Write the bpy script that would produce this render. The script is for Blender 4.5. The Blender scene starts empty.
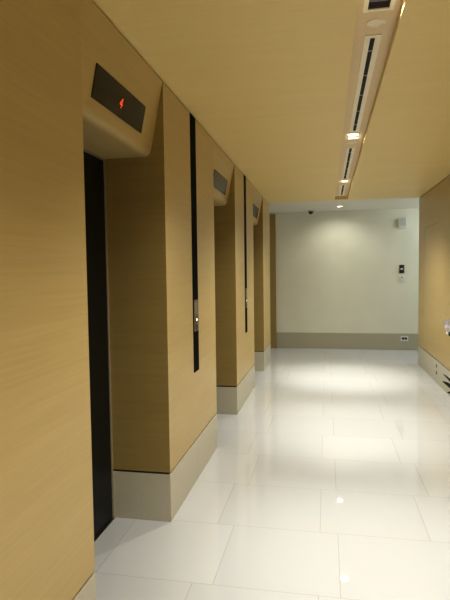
import bpy, bmesh, math, random
from mathutils import Vector, Matrix
random.seed(7)
sc = bpy.context.scene
col = sc.collection
PI = math.pi

# ------------------------------------------------------------------ layout (metres)
H = 2.60                      # ceiling height
XL, XR = -0.92, 1.418         # faces of the two long walls
XD = -1.285                   # lift door plane
YB = 10.06                    # far white wall
YE = 8.62                     # end of the wood walls
YN = -3.4                     # closed end behind the camera
PIL = [(YN, 1.90), (2.93, 4.28), (5.30, 6.65), (7.70, YE)]
OPEN = [(1.90, 2.93), (4.28, 5.30), (6.65, 7.70)]
HB = 2.17                     # underside of lift headers
HX = -1.005                   # foot of the tilted header
PH = 0.288                    # stone plinth height
CX0, CX1, CZ = 0.13, 0.32, 2.65   # ceiling channel
CXM = 0.227
LY = [-2.20, 0.09, 2.375, 4.69, 6.99]

# ------------------------------------------------------------------ materials
def new_mat(name):
    m = bpy.data.materials.new(name); m.use_nodes = True
    nt = m.node_tree
    return m, nt, nt.nodes['Principled BSDF']

def plain(name, c, rough=0.5, metal=0.0, spec=0.5, var=0.05, scale=40, emit=None, es=0):
    m, nt, b = new_mat(name)
    tc = nt.nodes.new('ShaderNodeTexCoord')
    n = nt.nodes.new('ShaderNodeTexNoise'); n.inputs['Scale'].default_value = scale; n.inputs['Detail'].default_value = 4
    nt.links.new(tc.outputs['Object'], n.inputs['Vector'])
    r = nt.nodes.new('ShaderNodeValToRGB')
    r.color_ramp.elements[0].position = .3; r.color_ramp.elements[1].position = .7
    r.color_ramp.elements[0].color = tuple(v*(1-var) for v in c) + (1,)
    r.color_ramp.elements[1].color = tuple(min(1, v*(1+var)) for v in c) + (1,)
    nt.links.new(n.outputs['Fac'], r.inputs['Fac'])
    nt.links.new(r.outputs['Color'], b.inputs['Base Color'])
    b.inputs['Roughness'].default_value = rough; b.inputs['Metallic'].default_value = metal
    b.inputs['Specular IOR Level'].default_value = spec
    if emit:
        b.inputs['Emission Color'].default_value = emit + (1,); b.inputs['Emission Strength'].default_value = es
    return m

def wood(name, c0, c1, sc_fine, sc_broad, rough=0.38, spec=0.4):
    m, nt, b = new_mat(name)
    g = nt.nodes.new('ShaderNodeNewGeometry')
    def noise(scale, detail, dist=0.0):
        mp = nt.nodes.new('ShaderNodeMapping'); mp.inputs['Scale'].default_value = scale
        nt.links.new(g.outputs['Position'], mp.inputs['Vector'])
        n = nt.nodes.new('ShaderNodeTexNoise'); n.inputs['Scale'].default_value = 1.0
        n.inputs['Detail'].default_value = detail; n.inputs['Distortion'].default_value = dist
        nt.links.new(mp.outputs['Vector'], n.inputs['Vector']); return n
    a = noise(sc_fine, 6, .3); d = noise(sc_broad, 3, .6)
    mx = nt.nodes.new('ShaderNodeMix'); mx.data_type = 'FLOAT'; mx.inputs[0].default_value = .42
    nt.links.new(a.outputs['Fac'], mx.inputs[2]); nt.links.new(d.outputs['Fac'], mx.inputs[3])
    r = nt.nodes.new('ShaderNodeValToRGB')
    r.color_ramp.elements[0].position = .32; r.color_ramp.elements[1].position = .68
    r.color_ramp.elements[0].color = c0 + (1,); r.color_ramp.elements[1].color = c1 + (1,)
    nt.links.new(mx.outputs[0], r.inputs['Fac']); nt.links.new(r.outputs['Color'], b.inputs['Base Color'])
    bp = nt.nodes.new('ShaderNodeBump'); bp.inputs['Strength'].default_value = .04; bp.inputs['Distance'].default_value = .002
    nt.links.new(a.outputs['Fac'], bp.inputs['Height']); nt.links.new(bp.outputs['Normal'], b.inputs['Normal'])
    b.inputs['Roughness'].default_value = rough; b.inputs['Specular IOR Level'].default_value = spec
    return m

def tiles():
    m, nt, b = new_mat('polished white floor tiles')
    g = nt.nodes.new('ShaderNodeNewGeometry')
    sp = nt.nodes.new('ShaderNodeSeparateXYZ'); nt.links.new(g.outputs['Position'], sp.inputs[0])
    def mth(op, a, bb=None, c=None):
        n = nt.nodes.new('ShaderNodeMath'); n.operation = op
        for i, v in enumerate((a, bb, c)):
            if v is None: continue
            if isinstance(v, (int, float)): n.inputs[i].default_value = v
            else: nt.links.new(v, n.inputs[i])
        return n.outputs[0]
    v = mth('DIVIDE', mth('SUBTRACT', sp.outputs['Y'], 2.36 - .595*20), .595)
    row = mth('FLOOR', v); fv = mth('FRACT', v)
    par = mth('MODULO', row, 2.0)
    xo = mth('SUBTRACT', sp.outputs['X'], mth('SUBTRACT', .06 - 12, mth('MULTIPLY', par, .10)))
    u = mth('DIVIDE', xo, .6); cu = mth('FLOOR', u); fu = mth('FRACT', u)
    def edge(fr, half): # distance to the nearest joint
        d = mth('MINIMUM', fr, mth('SUBTRACT', 1.0, fr))
        return mth('LESS_THAN', d, half)
    joint = mth('MAXIMUM', edge(fu, .0030), edge(fv, .0028))
    cmb = nt.nodes.new('ShaderNodeCombineXYZ'); nt.links.new(cu, cmb.inputs[0]); nt.links.new(row, cmb.inputs[1])
    wn = nt.nodes.new('ShaderNodeTexWhiteNoise'); wn.noise_dimensions = '2D'; nt.links.new(cmb.outputs[0], wn.inputs['Vector'])
    r = nt.nodes.new('ShaderNodeValToRGB')
    r.color_ramp.elements[0].color = TILE0 + (1,); r.color_ramp.elements[1].color = TILE1 + (1,)
    nt.links.new(wn.outputs['Value'], r.inputs['Fac'])
    mx = nt.nodes.new('ShaderNodeMix'); mx.data_type = 'RGBA'
    nt.links.new(joint, mx.inputs[0]); nt.links.new(r.outputs['Color'], mx.inputs[6]); mx.inputs[7].default_value = (.475, .465, .43, 1)
    nt.links.new(mx.outputs[2], b.inputs['Base Color'])
    n = nt.nodes.new('ShaderNodeTexNoise'); n.inputs['Scale'].default_value = 3; n.inputs['Detail'].default_value = 3
    nt.links.new(g.outputs['Position'], n.inputs['Vector'])
    mr = nt.nodes.new('ShaderNodeMapRange'); mr.inputs['To Min'].default_value = .02; mr.inputs['To Max'].default_value = .035
    nt.links.new(n.outputs['Fac'], mr.inputs['Value']); nt.links.new(mr.outputs[0], b.inputs['Roughness'])
    b.inputs['Specular IOR Level'].default_value = .5
    return m

TILE0, TILE1 = (.58, .605, .635), (.61, .635, .665)
WOOD = wood('pale veneer wall', (.515, .395, .180), (.58, .45, .212), (2.2, 2.2, 75), (.7, .7, 9))
WOODR = wood('veneer darkened for recess shade', (.33, .24, .086), (.375, .28, .104), (2.2, 2.2, 75), (.7, .7, 9))
WOODC = wood('pale veneer ceiling', (.82, .645, .29), (.87, .70, .335), (2.0, 70, 70), (.6, 6, 6), rough=.42)
FLOORM = tiles()
WHITEP = plain('white wall paint', (.72, .715, .61), .6, var=.02, scale=3)
CEILP = plain('white ceiling paint', (.76, .74, .66), .7, var=.02, scale=3)
STONE = plain('grey stone plinth', (.57, .54, .44), .42, var=.03, scale=60)
GAP = plain('dark shadow gap', (.06, .042, .022), .7)
SEAM = plain('veneer seam', (.16, .10, .045), .6)
BLACKG = plain('black glass', (.0015, .0015, .002), .65, spec=.04)
DOORB = plain('black lift door', (.007, .008, .007), .42, spec=.25)
INDM = plain('dark smoked display', (.014, .012, .009), .18, spec=.28)
STEEL = plain('brushed steel', (.42, .40, .36), .32, metal=1)
DSTEEL = plain('dull bronze steel', (.17, .145, .10), .45, metal=.5)
BRONZE = plain('bronze jamb', (.34, .29, .20), .5)
RED = plain('red digit', (.8, .05, .02), .5, emit=(1.0, .10, .03), es=.7)
LEDW = plain('white call light', (.9, .9, .85), .5, emit=(1, .96, .85), es=3)
CHAN = plain('beige channel lining', (.80, .65, .42), .55, var=.03)
PLATE = plain('off white metal', (.93, .87, .72), .45, var=.02)
SLOT = plain('black slot', (.006, .006, .006), .7)
WPLAST = plain('white plastic', (.70, .70, .65), .45, var=.02)
GPLAST = plain('grey plastic', (.50, .52, .49), .5, var=.04)
BPLAST = plain('black plastic', (.02, .016, .012), .35)
LAMPG = plain('lamp glass', (.9, .88, .8), .3, emit=(1, .94, .80), es=14)
LAMPD = plain('shaded lamp glass', (.22, .20, .22), .3, var=.15, emit=(.9, .82, 1), es=.035)
BAFF = plain('lamp baffle', (.10, .085, .07), .5)
LEAF = plain('dark leaf', (.025, .045, .022), .38, var=.35, scale=25)
STEMM = plain('green stem', (.07, .10, .035), .5, var=.2)
PETAL = plain('white petal', (.74, .74, .84), .55, var=.05)
CERAM = plain('grey ceramic', (.20, .19, .18), .3, var=.08)
SOIL = plain('bark mulch', (.06, .04, .025), .9, var=.4, scale=80)

# ------------------------------------------------------------------ helpers
def box(bm, x0, x1, y0, y1, z0, z1, bev=0.0):
    vs = [bm.verts.new(c) for c in ((x0,y0,z0),(x1,y0,z0),(x1,y1,z0),(x0,y1,z0),(x0,y0,z1),(x1,y0,z1),(x1,y1,z1),(x0,y1,z1))]
    fs = [bm.faces.new([vs[i] for i in f]) for f in ((0,3,2,1),(4,5,6,7),(0,1,5,4),(1,2,6,5),(2,3,7,6),(3,0,4,7))]
    if bev > 0:
        es = list({e for f in fs for e in f.edges})
        bmesh.ops.bevel(bm, geom=es, offset=bev, segments=2, affect='EDGES', profile=.5)
    return vs

def lathe(bm, prof, M=None, seg=32):
    rings = []
    for r, z in prof:
        if r < 1e-6: rings.append([bm.verts.new((0, 0, z))])
        else: rings.append([bm.verts.new((r*math.cos(2*PI*i/seg), r*math.sin(2*PI*i/seg), z)) for i in range(seg)])
    for a, b in zip(rings, rings[1:]):
        for i in range(seg):
            j = (i+1) % seg
            if len(a) == 1 and len(b) == 1: continue
            if len(a) == 1: bm.faces.new((a[0], b[j], b[i]))
            elif len(b) == 1: bm.faces.new((a[i], a[j], b[0]))
            else: bm.faces.new((a[i], a[j], b[j], b[i]))
    if M is not None:
        bmesh.ops.transform(bm, matrix=M, verts=[v for rg in rings for v in rg])
    return rings

def tube(bm, pts, rads, seg=8):
    pts = [Vector(p) for p in pts]; rings = []
    for i, p in enumerate(pts):
        t = (pts[min(i+1, len(pts)-1)] - pts[max(i-1, 0)]).normalized()
        up = Vector((0, 0, 1)) if abs(t.z) < .9 else Vector((1, 0, 0))
        a = t.cross(up).normalized(); b = t.cross(a)
        r = rads[i] if isinstance(rads, (list, tuple)) else rads
        rings.append([bm.verts.new(p + r*(math.cos(2*PI*k/seg)*a + math.sin(2*PI*k/seg)*b)) for k in range(seg)])
    for A, B in zip(rings, rings[1:]):
        for k in range(seg): bm.faces.new((A[k], A[(k+1) % seg], B[(k+1) % seg], B[k]))
    bm.faces.new(rings[0][::-1]); bm.faces.new(rings[-1])

def obj(name, bm, mat, parent=None, smooth=False, mats=None):
    bmesh.ops.recalc_face_normals(bm, faces=bm.faces)
    me = bpy.data.meshes.new(name); bm.to_mesh(me); bm.free()
    for m in (mats or [mat]): me.materials.append(m)
    if smooth:
        for p in me.polygons: p.use_smooth = True
    o = bpy.data.objects.new(name, me); col.objects.link(o)
    if parent is not None: o.parent = parent
    return o

def struct(name, bm, mat, parent=None, label=None, smooth=False):
    o = obj(name, bm, mat, parent, smooth)
    if parent is None:
        o['kind'] = 'structure'
        if label: o['label'] = label
    return o

def thing(name, label, cat, loc=(0, 0, 0), group=None, M=None):
    o = bpy.data.objects.new(name, None); col.objects.link(o); o.empty_display_size = .05
    if M is not None: o.matrix_world = M
    else: o.location = loc
    o['label'] = label; o['category'] = cat
    if group: o['group'] = group
    return o

def dup(root, label, loc=None, M=None):
    r = root.copy(); col.objects.link(r)
    if M is not None: r.matrix_world = M
    else: r.location = loc
    r['label'] = label
    for ch in list(root.children):
        c = ch.copy(); col.objects.link(c); c.parent = r
        for g in list(ch.children):
            d = g.copy(); col.objects.link(d); d.parent = c
    return r

# ------------------------------------------------------------------ the setting
bm = bmesh.new(); box(bm, -4.2, 4.6, YN-.1, YB+.1, -.08, 0); struct('floor', bm, FLOORM, label='polished white tiled floor with fine grey joints')

# left wall: veneered piers between the lift openings
WG = .010                               # shadow gap at the ceiling
bm = bmesh.new()
for y0, y1 in PIL: box(bm, -1.60, XL, y0, y1, PH+.014, H-WG, .0015)
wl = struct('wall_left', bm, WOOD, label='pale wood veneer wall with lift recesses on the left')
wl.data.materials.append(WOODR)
for p in wl.data.polygons:                    # the returns inside the lift recesses use veneer darkened to paint in their shade
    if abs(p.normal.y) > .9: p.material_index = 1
bm = bmesh.new()
for y0, y1 in PIL: box(bm, -1.595, XL-.012, y0+.012, y1-.012, PH, PH+.014)
for y0, y1 in ((YN, YE),): box(bm, -1.595, XL-.010, y0+.01, y1-.01, H-WG, H)
struct('trim_1', bm, GAP, label='dark shadow gaps of the left wall')
bm = bmesh.new()
for y0, y1 in PIL:
    # stone plinth in lengths with fine open joints
    n = max(1, round((y1-y0)/.68)); L = (y1-y0)/n
    for k in range(n):
        box(bm, -1.60, XL+.001, y0+k*L+(0 if k == 0 else .0012), y0+(k+1)*L-(0 if k == n-1 else .0012), 0, PH, .001)
struct('baseboard_left', bm, STONE, label='grey stone plinth under the left wall')

# tilted headers over the lift doors
for i, (y0, y1) in enumerate(OPEN):
    bm = bmesh.new()
    ease = .042
    top = Vector((XL-.001, H-WG)); cor = Vector((HX, HB)); d1 = (top-cor).normalized(); d2 = Vector((-1, 0))
    prof = [tuple(top)]
    for q in range(9):                                    # eased lower edge
        t_ = q/8; p0 = cor+d1*ease; p2 = cor+d2*ease
        prof.append(tuple(p0*(1-t_)**2 + cor*2*t_*(1-t_) + p2*t_*t_))
    prof += [(-1.60, HB), (-1.60, H-WG)]; N = len(prof)
    A = [bm.verts.new((x, y0, z)) for x, z in prof]; B = [bm.verts.new((x, y1, z)) for x, z in prof]
    bm.faces.new(A[::-1]); bm.faces.new(B)
    for k in range(N): bm.faces.new((A[k], A[(k+1) % N], B[(k+1) % N], B[k]))
    struct('trim_%d' % (i+2), bm, WOOD, label='inward tilted veneer header over a lift door')

# lift doors
for i, (y0, y1) in enumerate(OPEN):
    r = bpy.data.objects.new('door_%d' % (i+1), None); col.objects.link(r); r.location = (XD, (y0+y1)/2, 0)
    r['kind'] = 'structure'; r['label'] = 'black two leaf lift door in a wood recess'
    h = (y1-y0)/2
    for a, b in ((-h+.03, -.002), (.002, h-.017)):
        bm = bmesh.new(); box(bm, -.045, -.002, a, b, .006, HB-.012, .002); obj('door_panel', bm, DOORB, r)
    bm = bmesh.new()
    box(bm, -.05, .004, h-.016, h-.001, .0, HB-.002); box(bm, -.05, .004, -h+.001, -h+.016, .0, HB-.002)
    box(bm, -.05, .004, -h+.012, h-.012, HB-.010, HB-.002)
    obj('door_frame', bm, BRONZE, r)
    bm = bmesh.new(); box(bm, -.06, .012, -h+.012, h-.012, .0005, .005); obj('door_sill', bm, STEEL, r)
bm = bmesh.new(); box(bm, -1.75, -1.605, YN, YE-.02, 0, H); struct('wall_shaft', bm, GAP)

# right wall
DY0, DY1, DZ = 7.20, 8.18, 2.092
bm = bmesh.new()
g = .0035
box(bm, XR, 1.60, YN, DY0-g, PH+.014, H-WG, .0015)
box(bm, XR, 1.60, DY1+g, YE, PH+.014, H-WG, .0015)
box(bm, XR, 1.60, DY0-g, DY1+g, DZ+g, H-WG)
struct('wall_right', bm, WOOD, label='pale wood veneer wall on the right')
bm = bmesh.new(); box(bm, XR+.0015, 1.595, DY0, DY1, PH+.016, DZ); struct('door_4', bm, WOOD, label='flush veneer door in the right wall')
bm = bmesh.new()
box(bm, XR+.012, 1.595, YN+.01, YE-.012, PH, PH+.014)
box(bm, XR+.010, 1.595, YN+.01, YE-.012, H-WG, H)
struct('trim_5', bm, GAP, label='dark shadow gaps of the right wall')
bm = bmesh.new()
y = YN
while y < YE-.01:
    y2 = min(y+1.2, YE)
    box(bm, XR-.001, 1.60, y+.0012, y2-(0.0012 if y2 < YE else 0), 0, PH, .001); y = y2
struct('baseboard_right', bm, STONE, label='grey stone plinth under the right wall')

# timber ceiling with the service channel
YC = 8.43
HOLE, HOLY = .047, .080
bm = bmesh.new()
box(bm, -1.60, CX0, YN, YE-.10, H, H+.14)
box(bm, CX1, 1.60, YN, YE-.10, H, H+.14)
box(bm, CX0, CX1, YC, YE-.10, H, H+.14)
struct('ceiling', bm, WOODC, label='pale wood veneer ceiling')
bm = bmesh.new()
ys = YN
for ly in LY + [None]:
    ye = YC if ly is None else ly-HOLY
    box(bm, CX0, CX1, ys, ye, CZ, CZ+.02)
    if ly is not None:
        box(bm, CX0, CXM-HOLE, ye, ly+HOLY, CZ, CZ+.02); box(bm, CXM+HOLE, CX1, ye, ly+HOLY, CZ, CZ+.02)
        ys = ly+HOLY
struct('trim_6', bm, CHAN, label='beige lining of the recessed ceiling channel')

# cross corridor: white ceiling, far wall, side closers
HL = 9.30
bm = bmesh.new()
x0, x1 = CXM-HOLE, CXM+HOLE
box(bm, -4.2, x0, YE-.10, YB+.1, H+.002, H+.10); box(bm, x1, 4.6, YE-.10, YB+.1, H+.002, H+.10)
box(bm, x0, x1, YE-.10, HL-HOLY, H+.002, H+.10); box(bm, x0, x1, HL+HOLY, YB+.1, H+.002, H+.10)
struct('ceiling', bm, CEILP, label='white plaster ceiling of the cross corridor')
bm = bmesh.new(); box(bm, -4.2, 4.6, YB, YB+.1, 0, H+.002); struct('wall_back', bm, WHITEP, label='white wall at the end of the lobby')
bm = bmesh.new(); box(bm, -.955, 4.6, YB-.012, YB, 0, .305, .0015); struct('baseboard_back', bm, plain('darker grey stone plinth', (.44, .415, .32), .45, var=.05, scale=60), label='grey plinth of the white end wall')
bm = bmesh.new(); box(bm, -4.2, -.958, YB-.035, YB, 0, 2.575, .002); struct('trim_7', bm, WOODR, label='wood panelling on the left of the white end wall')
bm = bmesh.new(); box(bm, -4.3, -4.2, 6.0, YB+.1, 0, H+.1); struct('wall_hall_left', bm, WHITEP)
bm = bmesh.new(); box(bm, 4.6, 4.7, 6.0, YB+.1, 0, H+.1); struct('wall_hall_right', bm, WHITEP)
bm = bmesh.new(); box(bm, -4.2, -1.75, YE-.1, YE-.01, 0, H+.002); box(bm, 1.60, 4.6, YE-.1, YE-.01, 0, H+.002); struct('wall_hall_front', bm, WHITEP)
bm = bmesh.new(); box(bm, -1.75, 1.75, YN-.1, YN, 0, H+.14); struct('wall_front', bm, WOOD)

# ------------------------------------------------------------------ fittings in the ceiling channel
def make_downlight(name, label, loc, lampmat):
    t = thing(name, label, 'ceiling light', loc, 'square downlights along the ceiling')
    bm = bmesh.new(); ox, ix, oy, iy, th = .066, .046, .098, .079, .005
    for x0, x1, y0, y1 in ((-ox, ox, -oy, -iy), (-ox, ox, iy, oy), (-ox, -ix, -iy, iy), (ix, ox, -iy, iy)):
        box(bm, x0, x1, y0, y1, -th, 0)
    obj('frame', bm, PLATE, t)
    bm = bmesh.new(); w = .0465; v = .0795; z1 = .075
    box(bm, -w, -w+.002, -v, v, 0, z1); box(bm, w-.002, w, -v, v, 0, z1); box(bm, -w, w, -v, -v+.002, 0, z1)
    box(bm, -w, w, v-.002, v, 0, z1); box(bm, -w, w, -v, v, z1, z1+.002)
    obj('housing', bm, BAFF, t)
    bm = bmesh.new()                                      # shallow domed lens under the lamp
    vs = box(bm, -.040, .040, -.072, .072, .022, .05, .006)
    obj('lens', bm, lampmat, t, True)
    return t
SPOTS = []
def lamp_at(x, y, z, core, wide, tilt=0):  # narrow beam leans a little up the lobby
    for nm, e, ang, bl, rad in (('downlight_beam', core, 54, 1.0, .008), ('downlight_spill', wide, 127, .8, .03)):
        l = bpy.data.lights.new(nm, 'SPOT'); l.energy = e; l.spot_size = math.radians(ang); l.spot_blend = bl
        l.shadow_soft_size = rad; l.color = (1.0, .97, .885)
        o = bpy.data.objects.new(nm, l); o.location = (x, y, z); o.rotation_euler = (math.radians(tilt), 0, 0); col.objects.link(o)

CORE, WIDE = 115, 110
dl = {}
dlabels = {2: 'square recessed downlight with dark grey glass, the nearest one at the top of the photo',
           3: 'lit square downlight in the ceiling channel between first and second air slot',
           4: 'lit square downlight in the ceiling channel beside the last short air slot'}
first = None
for k in (2, 3, 4):
    dl[k] = make_downlight('downlight', dlabels[k], (CXM, LY[k], CZ), LAMPD if k == 2 else LAMPG)
make_downlight('downlight', 'small lit downlight alone in the white ceiling before the end wall', (CXM, HL, H+.002), LAMPG)
for k in range(5): lamp_at(CXM, LY[k], CZ+.006, CORE*(1.6 if k == 4 else 1.0), WIDE*(.76 if k < 3 else .92), 6 if k < 4 else 9)
lamp_at(CXM, HL, H+.008, CORE*.05, WIDE*.145, 22)

def make_diffuser(label, y0, y1):
    t = thing('air_diffuser', label, 'air vent', (CXM, y0, CZ), 'linear air slots in the ceiling channel')
    L = y1-y0
    bm = bmesh.new(); w, s, th = .040, .0115, .006
    box(bm, -w, -s, 0, L, -th, 0, .001); box(bm, s, w, 0, L, -th, 0, .001)
    box(bm, -s, s, 0, .03, -th, 0); box(bm, -s, s, L-.03, L, -th, 0)
    obj('frame', bm, PLATE, t)
    bm = bmesh.new(); box(bm, -s, s, .03, L-.03, -.0015, -.0002); obj('slot', bm, SLOT, t)
    n = max(1, int(L/.36))
    for k in range(n):
        yy = .03 + (k+.45)*(L-.06)/n
        bm = bmesh.new(); box(bm, -s, s, yy-.006, yy+.006, -.005, -.0015); obj('spacer_clip', bm, STEEL, t)
    return t
make_diffuser('long black air slot in a pale frame, nearest in the ceiling channel', 2.715, 4.54)
make_diffuser('black air slot in a pale frame between the two lit channel downlights', 5.10, 6.86)
make_diffuser('shortest black air slot at the far end of the ceiling channel', 7.30, 8.30)

def make_speaker(label, y):
    t = thing('ceiling_speaker', label, 'speaker', (CXM, y, CZ), 'round ceiling speakers')
    bm = bmesh.new(); lathe(bm, [(0, -.003), (.034, -.004), (.036, -.003)], seg=36); obj('grille', bm, plain('pinkish white grille', (.88, .79, .64), .5), t, True)
    bm = bmesh.new(); lathe(bm, [(.036, -.003), (.038, -.006), (.042, -.005), (.043, 0)], seg=36); obj('rim', bm, PLATE, t, True)
    return t
make_speaker('round off white cover behind the nearest downlight in the ceiling channel', 2.592)
make_speaker('small round cover behind the middle lit downlight in the ceiling channel', 4.92)

# dome camera
t = thing('security_camera', 'small dark dome camera hanging under the white ceiling by the end wall', 'camera', (-.285, 9.86, H+.002))
bm = bmesh.new(); lathe(bm, [(0, 0), (.055, 0), (.056, -.012), (.050, -.020), (0, -.020)], seg=32); obj('base', bm, GPLAST, t, True)
bm = bmesh.new(); lathe(bm, [(.046, -.018)] + [(.046*math.cos(a*PI/16), -.018-.05*math.sin(a*PI/16)) for a in range(1, 8)] + [(0, -.068)], seg=32); obj('dome', bm, BPLAST, t, True)

# ------------------------------------------------------------------ lift displays on the tilted headers
hv = Vector((HX-XL, 0, HB-(H-WG))).normalized()          # down the header
hn = Vector((-hv.z, 0, hv.x)) if -hv.z > 0 else Vector((hv.z, 0, -hv.x))   # out into the lobby
def header_matrix(y, d):
    p = Vector((XL-.001, y, H-WG)) + hv*d
    M = Matrix(((0, -hv.x, hn.x, p.x), (1, -hv.y, hn.y, p.y), (0, -hv.z, hn.z, p.z), (0, 0, 0, 1)))
    return M                                              # local x = along lobby, y = up the header, z = outwards
IW, IH = .304, .072
def make_indicator(label, y, d, digit):
    t = thing('floor_indicator', label, 'display', group='floor displays over the lift doors', M=header_matrix(y, d))
    bm = bmesh.new(); box(bm, -IW, IW, -IH, IH, .0005, .006, .001); obj('display_panel', bm, INDM, t)
    if digit:
        bm = bmesh.new(); s = .022
        def bar(a, b, w=.0023):
            a = Vector((a[0]*s + .22*a[1]*s, a[1]*s, 0)); b = Vector((b[0]*s + .22*b[1]*s, b[1]*s, 0))
            dd = (b-a).normalized(); nn = Vector((-dd.y, dd.x, 0))*w; e = dd*w*.7
            q = [a-nn-e, b-nn+e, b+nn+e, a+nn-e]
            lo = [bm.verts.new((v.x, v.y, .0062)) for v in q]; hi = [bm.verts.new((v.x, v.y, .0075)) for v in q]
            bm.faces.new(lo[::-1]); bm.faces.new(hi)
            for k in range(4): bm.faces.new((lo[k], lo[(k+1) % 4], hi[(k+1) % 4], hi[k]))
        bar((.35, -1), (.35, 1)); bar((.35, 1), (-.55, -.25)); bar((-.55, -.25), (.8, -.25))
        o = obj('digit', bm, RED, t); o['label'] = 'glowing red digit 4'; o.location = (-.008, -.006, 0)
    return t
IND = [(2.428, .273), (4.81, .273), (7.215, .273)]
make_indicator('dark display plate with glowing red 4 over the nearest lift door', *IND[0], True)
make_indicator('blank grey display plate over the middle lift door', *IND[1], False)
make_indicator('smallest-looking blank display plate over the farthest lift door', *IND[2], False)

# ------------------------------------------------------------------ call panels: tall black glass strips on the piers
def make_strip(label, y):
    t = thing('call_panel', label, 'lift call panel', (XL, y, 0), 'lift call strips on the piers')
    w = .072
    bm = bmesh.new(); box(bm, -.002, .003, -w, w, .787, H-WG); obj('glass_strip', bm, BLACKG, t)
    bm = bmesh.new(); box(bm, .003, .0055, -w*.78, w*.78, 1.075, 1.30, .0008); p = obj('button_plate', bm, DSTEEL, t); p['label'] = 'brushed steel button plate'
    for z, lit in ((1.158, True), (1.105, False)):
        M = Matrix.Translation((.0055, 0, z)) @ Matrix.Rotation(PI/2, 4, 'Y')
        bm = bmesh.new(); lathe(bm, [(.022, 0), (.022, .003), (.018, .004), (.017, .003), (0, .003)], M, 24); b = obj('call_button', bm, BPLAST if not lit else DSTEEL, p, True)
        if lit:
            bm = bmesh.new(); lathe(bm, [(.008, .003), (.007, .0048), (0, .005)], M, 20); o = obj('button_light', bm, LEDW, p, True); o['label'] = 'lit white button centre'
    bm = bmesh.new(); box(bm, .0055, .0062, -w*.5, w*.5, 1.20, 1.285); obj('engraved_plate', bm, plain('dull grey green plate', (.24, .22, .15), .5), p)
    return t
make_strip('tall black glass strip with steel call buttons on the nearer free wood pier', 3.602)
make_strip('tall black glass strip with call buttons on the pier between second and third lifts', 5.975)

# ------------------------------------------------------------------ fittings on the far wall
YW = YB
t = thing('wall_speaker', 'white square box with grey front high on the end wall at right', 'speaker box', (1.358, YW, 2.34))
bm = bmesh.new(); box(bm, -.072, .072, -.055, 0, -.088, .088, .006); obj('housing', bm, WPLAST, t)
bm = bmesh.new(); box(bm, -.05, .062, -.059, -.055, -.06, .075, .002); obj('grille', bm, GPLAST, t)
t = thing('access_reader', 'small dark wall panel with pale centre above the white switch', 'control panel', (1.358, YW, 1.50))
bm = bmesh.new(); box(bm, -.042, .042, -.02, .002, -.075, .075, .004); obj('plate', bm, plain('brown black plastic', (.055, .038, .026), .4), t)
for z in (.045, -.045):
    bm = bmesh.new(); lathe(bm, [(.024, 0), (.024, .004), (.018, .006), (0, .006)], Matrix.Translation((0, -.02, z)) @ Matrix.Rotation(PI/2, 4, 'X'), 24); obj('button', bm, BPLAST, t, True)
bm = bmesh.new(); box(bm, -.024, .02, -.023, -.02, -.013, .013, .001); o = obj('display', bm, WPLAST, t); o['label'] = 'pale centre label'
t = thing('light_switch', 'white square switch plate on the end wall below the dark panel', 'switch', (1.36, YW, 1.315))
bm = bmesh.new(); box(bm, -.052, .052, -.014, 0, -.055, .055, .003); obj('plate', bm, WPLAST, t)
bm = bmesh.new(); box(bm, -.022, .022, -.019, -.014, -.03, .014, .002); obj('rocker', bm, WPLAST, t)
bm = bmesh.new(); box(bm, -.014, .014, -.017, -.014, .026, .040, .001); o = obj('indicator_window', bm, BPLAST, t); o['label'] = 'small dark window'
t = thing('wall_socket', 'pale double socket with dark openings in the grey end wall plinth', 'socket', (1.41, YW-.012, .215))
bm = bmesh.new(); box(bm, -.066, .066, -.008, 0, -.045, .045, .002); obj('plate', bm, WPLAST, t)
for x in (-.024, .024):
    bm = bmesh.new(); box(bm, x-.021, x+.021, -.0105, -.008, -.021, .021, .002); obj('outlet', bm, BPLAST, t)

# two small fittings in the right plinth
for z, w in ((.222, 'upper'), (.132, 'lower')):
    t = thing('plinth_fitting', w + ' of two small dark fittings in the grey plinth of the right wall', 'fitting', (XR-.001, 7.20, z), 'small dark plinth fittings')
    M = Matrix.Rotation(-PI/2, 4, 'Y')
    bm = bmesh.new(); lathe(bm, [(0, -.002), (.028, -.002), (.028, .003), (.020, .004), (0, .004)], M, 24); obj('ring', bm, STEEL, t, True)
    bm = bmesh.new(); lathe(bm, [(.021, .0035), (.019, .006), (0, .006)], M, 24); obj('cap', bm, BPLAST, t, True)

# ------------------------------------------------------------------ potted plant at the right edge
PX, PY = 1.205, 4.72
t = thing('potted_plant', 'white flowering plant with dark leaves reaching in at the right edge by the plinth', 'plant', (PX, PY, 0))
bm = bmesh.new(); lathe(bm, [(0, 0), (.085, 0), (.095, .01), (.115, .20), (.122, .34), (.118, .35), (.108, .345), (.104, .30), (0, .30)], seg=40); obj('pot', bm, CERAM, t, True)
bm = bmesh.new(); lathe(bm, [(0, .322), (.06, .325), (.103, .31)], seg=24); obj('soil', bm, SOIL, t, True)
def leaf_mesh(ang, L, w, z0, rise, droop):
    bm = bmesh.new(); n = 10; rows = []
    d = Vector((math.cos(ang), math.sin(ang), 0)); s = Vector((-.55*d.y, .55*d.x, .83))
    for i in range(n+1):
        u = i/n
        c = d*(.02+L*u) + Vector((0, 0, z0 + rise*u - droop*u*u))
        ww = w*math.sin(PI*min(1, .08+.92*u))**.7 if i < n else .0015
        rows.append([bm.verts.new(c + s*ww*k + Vector((0, 0, .35*ww*abs(k)))) for k in (-1, -.5, 0, .5, 1)])
    for a, b in zip(rows, rows[1:]):
        for k in range(4): bm.faces.new((a[k], a[k+1], b[k+1], b[k]))
    bmesh.ops.solidify(bm, geom=bm.faces[:], thickness=.002)
    return bm
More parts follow.
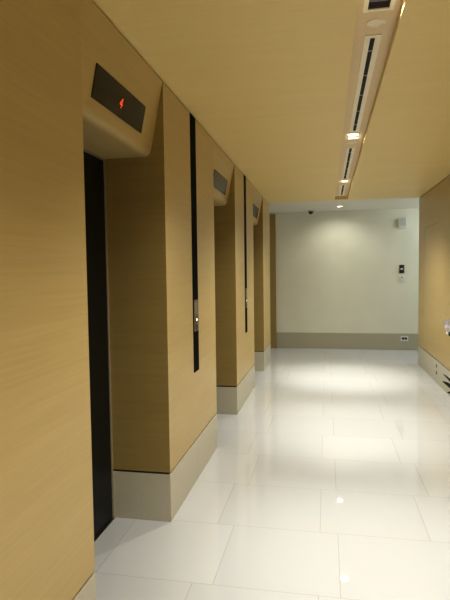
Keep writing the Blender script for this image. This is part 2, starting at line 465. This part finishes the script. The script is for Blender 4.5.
for ang, L, w, rise, droop in ((182, .212, .030, .30, .085), (205, .215, .026, .25, .11), (168, .20, .024, .36, .09), (150, .17, .02, .30, .08), (250, .2, .025, .22, .12), (110, .17, .022, .24, .1), (300, .13, .02, .3, .1), (60, .12, .02, .34, .1), (228, .14, .018, .36, .05)):
    obj('leaf', leaf_mesh(math.radians(ang), L, w, .315, rise, droop), LEAF, t, True)
def flower(parent, c, r, face):
    M = Matrix.Translation(c) @ Vector(face).to_track_quat('Z', 'Y').to_matrix().to_4x4()
    for k in range(5):
        a = 2*PI*k/5; bm = bmesh.new(); rows = []
        wid = .58 if k % 2 else .42
        for i in range(7):
            u = i/6; ww = r*wid*math.sin(PI*(.1+.86*u))**.8
            rows.append([bm.verts.new((q*ww, r*(.08+u), r*.25*u*u - abs(q)*ww*.15)) for q in (-1, -.4, .4, 1)])
        for A, B in zip(rows, rows[1:]):
            for q in range(3): bm.faces.new((A[q], A[q+1], B[q+1], B[q]))
        bmesh.ops.transform(bm, matrix=M @ Matrix.Rotation(a, 4, 'Z'), verts=bm.verts)
        obj('petal', bm, PETAL, parent, True)
    bm = bmesh.new(); bmesh.ops.create_uvsphere(bm, u_segments=12, v_segments=8, radius=r*.2); bmesh.ops.transform(bm, matrix=M, verts=bm.verts)
    obj('flower_centre', bm, plain('yellow centre', (.62, .55, .40), .6), parent, True)
for sx, sy, hh in ((-.185, .0, 1.045), (.03, .07, 1.12)):
    bm = bmesh.new(); pts = []
    for i in range(13):
        u = i/12; pts.append((sx*u**2.2, sy*u**2, .31 + (hh-.31)*(1-(1-u)**1.35)))
    tube(bm, pts, [.004-.0018*i/12 for i in range(13)])
    st = obj('flower_stem', bm, STEMM, t, True)
    for (fx, fz, fr, face) in ((0, -.015, .040, (-.6, -1, -.1)), (.012, -.07, .042, (-.8, -.7, .0)), (.05, -.10, .036, (-.2, -1, .1))):
        flower(st, (sx+fx*(1 if sx < 0 else -1), sy, hh+fz), fr, face)
    bm = bmesh.new(); bmesh.ops.create_uvsphere(bm, u_segments=12, v_segments=8, radius=.012); bmesh.ops.transform(bm, matrix=Matrix.Translation((sx*.93, sy*.95, hh-.105)) @ Matrix.Diagonal((1, 1, 1.7, 1)), verts=bm.verts)
    obj('bud', bm, LEAF, st, True)

# ------------------------------------------------------------------ light from the rest of the floor
def area(name, loc, target, e, size, c):
    l = bpy.data.lights.new(name, 'AREA'); l.energy = e; l.size = size; l.color = c
    o = bpy.data.objects.new(name, l); o.location = loc; col.objects.link(o)
    o.rotation_euler = (Vector(target)-Vector(loc)).to_track_quat('-Z', 'Y').to_euler()
area('cross_corridor_daylight', (2.9, 9.3, 2.45), (1.2, 10.06, 1.6), 24, 1.3, (.86, .94, 1.0))
area('cross_corridor_lamp', (-2.6, 9.3, 2.55), (-2.6, 9.3, 0), 6, .6, (1, .92, .78))
w = bpy.data.worlds.new('World'); sc.world = w; w.use_nodes = True
w.node_tree.nodes['Background'].inputs[0].default_value = (1, .9, .75, 1); w.node_tree.nodes['Background'].inputs[1].default_value = .02

# ------------------------------------------------------------------ camera
F, YAW, PIT, ROL, CH = 521.114, -.193, -.0551, .0129, 1.5
cam = bpy.data.cameras.new('camera'); co = bpy.data.objects.new('camera', cam); col.objects.link(co)
cam.sensor_fit = 'VERTICAL'; cam.sensor_height = 36; cam.lens = F/600*36; cam.clip_start = .02
fw = Vector((math.sin(YAW)*math.cos(PIT), math.cos(YAW)*math.cos(PIT), math.sin(PIT)))
r = Vector((math.cos(YAW), -math.sin(YAW), 0)); u = r.cross(fw)
c, s = math.cos(-ROL), math.sin(-ROL)
r2 = r*c + u*s; u2 = -r*s + u*c
co.matrix_world = Matrix(((r2.x, u2.x, -fw.x, 0), (r2.y, u2.y, -fw.y, 0), (r2.z, u2.z, -fw.z, CH), (0, 0, 0, 1)))
sc.camera = co
sc.view_settings.view_transform = 'Standard'
sc.view_settings.exposure = 0.66
sc.view_settings.gamma = 0.82
